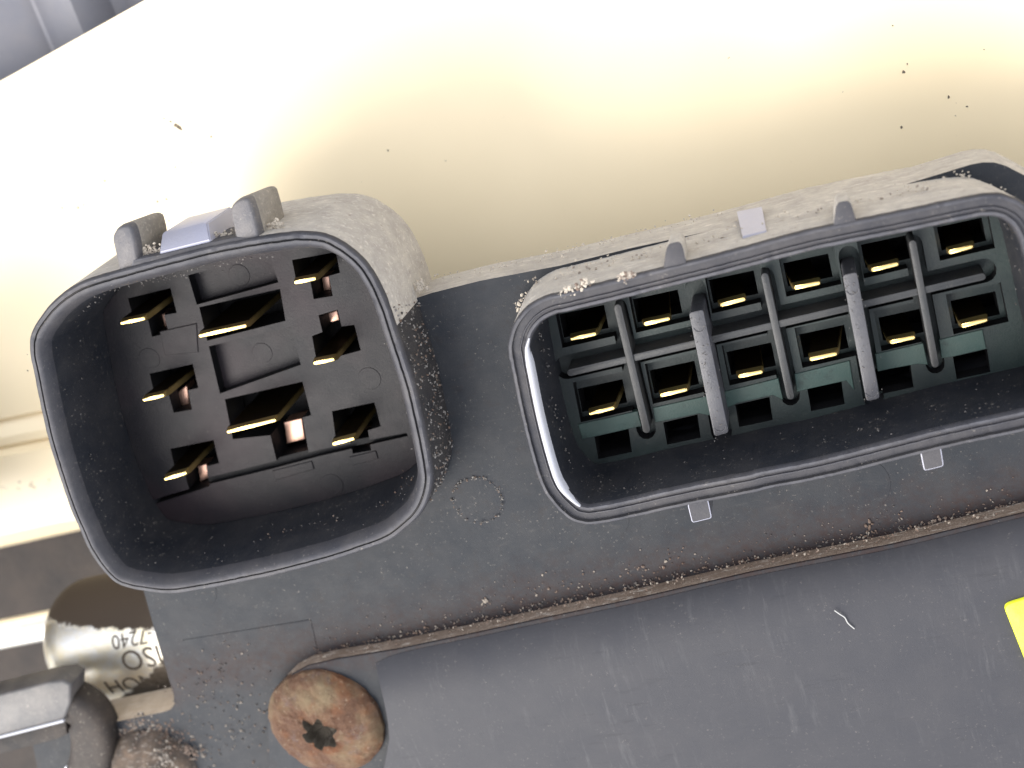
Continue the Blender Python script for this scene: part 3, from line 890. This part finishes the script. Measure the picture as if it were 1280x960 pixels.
bm = bmesh.new(); tube(bm, [at(-90, 944, .225), at(0, 921, .225), at(80, 900.5, .225)], .018, 8)  # pale bead along the lower edge of the arm
obj('pale_edge', bm, M['pale_strip'], br, smooth=60)
sweep([(82,872,-.10),(104,884,.03),(118,908,.06),(119,940,.04),(110,975,0),(104,1040,-.05)], .14, .50, .40, 'elbow', M['brkdark'])
bm = bmesh.new(); c = at(112, 975, -.05); 
lp = []
for k in range(40):
    a = 2*math.pi*k/40; e = Vector((math.cos(a), math.sin(a), 0))
    lp.append([c+e*.34+Vector((0, 0, -.06)), c+e*.34+Vector((0, 0, .03)), c+e*.30+Vector((0, 0, .06)), c+e*.22+Vector((0, 0, .06)), c+e*.22+Vector((0, 0, -.06))])
lp.append(lp[0]); bm = loft(lp, closed=False); bmesh.ops.remove_doubles(bm, verts=bm.verts[:], dist=1e-5)
tag(obj('washer', bm, M['steel'], origin=c), 'shiny steel washer half hidden under the grey bracket elbow', 'washer')

db = at(190, 962, .05)
M['caked'] = dusty('caked dirt', (.045, .042, .040), (.14, .10, .072), (.02, .017, .014), .25)
loops = []
for j in range(13):
    t_ = j/12; l = []
    for k in range(72):
        a = 2*math.pi*k/72
        r = .50*math.sin(t_*math.pi/2)*(1+.06*noise.noise(Vector((math.cos(a)*3, math.sin(a)*3, 7))))
        x, y = math.cos(a)*r*1.05, math.sin(a)*r
        l.append(Vector((db.x+x, db.y+y, .30*math.cos(t_*math.pi/2)+.03*noise.fractal(Vector((x*6, y*6, 4)), .8, 2, 5)-.02)))
    loops.append(l)
tag(obj('dirty_bolt', loft(loops, cap_first=True), M['caked'], smooth=70, origin=Vector((db.x, db.y, 0))), 'dirt-caked dark bolt head at the bottom left below the etched cylinder', 'bolt')

# ------------------------------------------------------------------ crumbs of dust and dirt
crm = plastic('pale crumbs', (.22, .185, .15), .9, film=.6)
brn = plastic('brown crumbs', (.10, .062, .043), .9, film=.4)
dkc = plastic('dark crumbs', (.03, .027, .027), .9, film=.4)
def crumbs(name, label, spots, mats, seed):
    R = random.Random(seed); bm = bmesh.new(); q = 0
    for path, z, spread, cnt, (s0, s1), mi in spots:
        if isinstance(path[0], Vector):              # points on a wall, in space
            for _ in range(cnt):
                q += 1; blob(bm, R.choice(path)+Vector((R.gauss(0, spread), R.gauss(0, spread), R.gauss(0, spread))), R.uniform(s0, s1)/135, .8, seed*1000+q, R.choice(mi))
            continue
        P = [Vector((*p, 0)) for p in path]
        L = [(P[i+1]-P[i]).length for i in range(len(P)-1)] or [0]
        for _ in range(cnt):
            if len(P) == 1: c = P[0].copy()
            else:
                s = R.random()*sum(L); i = 0
                while i < len(L)-1 and s > L[i]: s -= L[i]; i += 1
                c = P[i].lerp(P[i+1], s/max(L[i], 1e-6))
            c.x += R.gauss(0, spread); c.y += R.gauss(0, spread)
            q += 1
            zc = z(c.x, c.y) if callable(z) else z
            blob(bm, at(c.x, c.y, zc), R.uniform(s0, s1)**1.0/135, .7, seed*1000+q, R.choice(mi))
    return tag(obj(name, bm, mats, smooth=0), label, None, kind='stuff')
CM = [crm, brn, dkc]
seam = [(395,816),(480,799),(600,772),(710,749),(802,731),(857,716),(940,699),(1118,662),(1280,628)]
crumbs('seam_dirt', 'brown and pale dirt crumbs along the seam of the grey cover', [
    (seam, .012, 2.0, 420, (.6, 1.9), (1, 1, 1, 2, 0)), ([(x, y-14) for x, y in seam], .006, 9, 260, (.4, 1.4), (1, 1, 1, 2, 0)),
    ([(x, y+7) for x, y in seam], .12, 2.5, 330, (.5, 1.7), (1, 1, 0)),
    ([(240, 880), (300, 840)], .006, 26, 130, (.4, 1.8), (0, 2, 2, 1)), ([(260, 950), (320, 900)], .006, 22, 90, (.4, 2.2), (0, 2, 1)),
    ([(680, 735), (850, 700)], .006, 9, 40, (.6, 2.0), (0, 1)), ([(1085, 660)], .01, 5, 14, (1, 3), (0, 1)), ([(605, 752)], .01, 2, 6, (1, 3), (0,)),
], CM, 3)
crumbs('dust_crumbs', 'pale dust crumbs caught on lugs, rims and corners of both sockets', [
    ([(168, 318), (198, 312)], .56, 3.5, 90, (.8, 2.4), (0, 0, 1)), ([(322, 292), (352, 280)], .50, 4, 90, (.8, 2.4), (0, 0, 1)),
    ([(265, 296), (290, 290)], .52, 3, 50, (.7, 2.0), (0, 0, 1)), ([(525, 358)], .0, 4, 50, (.8, 2.6), (0,)),
    ([(700, 368), (715, 362), (740, 352)], .69, 3.5, 40, (.8, 3.0), (0, 0, 2)), ([(775, 348), (792, 343)], .69, 3, 44, (.8, 3), (0, 1, 2)),
    ([(645, 388), (660, 372), (672, 350)], .1, 4, 70, (.7, 2.4), (0, 0, 1)), ([(690, 345), (830, 318), (1040, 268), (1180, 232)], .30, 8, 300, (.6, 2.0), (0, 0, 0, 1)),
    ([(1195, 218), (1220, 228), (1255, 243)], .05, 2.5, 80, (.7, 2.2), (0,)), ([(540, 349), (640, 330), (760, 300), (900, 266)], -.2, 3, 120, (.5, 1.6), (0,)),
], [plastic('light crumbs', (.42, .37, .30), .9, film=.5), crm, brn], 5)
wallL = [p for z in [rnd.uniform(.01, .62) for _ in range(60)] for p in rnd.sample(off(LO, .006+.03*(.65-z), z), 90) if p.x > at(300, 500, z).x and at(520, 640, z).y < p.y < at(505, 380, z).y]
innL = [p for z in [rnd.uniform(.0, .56) for _ in range(60)] for p in rnd.sample(off(LO, -.163-.10*(.58-z), z), 60)]
innR = [p for z in [rnd.uniform(.0, .62) for _ in range(60)] for p in rnd.sample(off(RO, -.184-.05*(.64-z), z), 60)]
circ = [at(597, 625, .004)+Vector((.245*math.cos(a*.1), .245*math.sin(a*.1), 0)) for a in range(63) if (a*7) % 11 > 2]
crumbs('wall_grit', 'pale grit stuck to the right outer wall of the squarish socket', [(wallL, 0, .008, 620, (.5, 2.0), (0, 0, 1, 2)), (circ, 0, .010, 170, (.5, 1.5), (0, 1, 2))], [plastic('wall grit', (.17, .16, .15), .9, film=.4), brn, dkc], 21)
crumbs('socket_grit', 'grit clinging to the inner walls of both sockets', [
    ([(505, 400), (520, 460), (533, 510), (543, 560)], .1, 5, 330, (.5, 1.8), (0, 2, 2, 1)),
    ([(300, 690), (400, 665), (470, 645), (505, 620), (520, 590)], .25, 6, 220, (.4, 1.5), (0, 1, 2)),
    ([(80, 400), (75, 470), (110, 590), (150, 680)], .1, 14, 110, (.4, 1.4), (0, 2)),
    ([(90, 392), (140, 362), (250, 335), (345, 318)], .3, 3.5, 110, (.5, 1.6), (0, 2)), ([(345, 335), (352, 350)], -.49, 3, 20, (.8, 2.2), (0,)),
    ([(672, 400), (674, 450), (690, 520), (705, 590), (730, 622)], .3, 4.5, 200, (.5, 1.6), (0, 2)),
    ([(860, 600), (960, 578), (1100, 540), (1200, 515)], .1, 6, 120, (.4, 1.4), (0, 2)),
    ([(1150, 262), (1240, 258), (1270, 285), (1280, 320)], .4, 4, 170, (.5, 1.6), (0, 2)),
    ([(866, 392), (904, 542)], .245, 7.5, 60, (.4, .9), (0,)), ([(1062, 342), (1092, 500)], .245, 7.5, 60, (.4, .9), (0,)),
    (innL, 0, .02, 240, (.4, 1.2), (0, 0, 2)), (innR, 0, .02, 300, (.4, 1.3), (0, 0, 2)),
], [plastic('dull grit', (.085, .08, .078), .9, film=.4), brn, dkc], 9)
def mound(x, y):
    p = at(x, y, 0); dx, dy = (p.x-db.x)/.525, (p.y-db.y)/.5; r = min(1, math.hypot(dx, dy))
    return .30*math.cos(r*math.pi/2)
crumbs('caked_dirt', 'reddish and pale dirt lumps heaped on the bolt at the bottom left', [
    ([(140, 925), (175, 905), (215, 915), (250, 945)], mound, 7, 320, (.8, 3.0), (0, 1, 1, 2)), ([(205, 945)], mound, 9, 60, (1, 3.2), (0, 0, 1)),
    ([(150, 950), (165, 915)], mound, 6, 120, (.8, 2.4), (1, 1, 0)), ([(222, 935), (246, 945)], .05, 4, 40, (1, 3.4), (1,)),
], CM, 11)

for o in list(bpy.data.objects):
    if 'base' in o: del o['base']
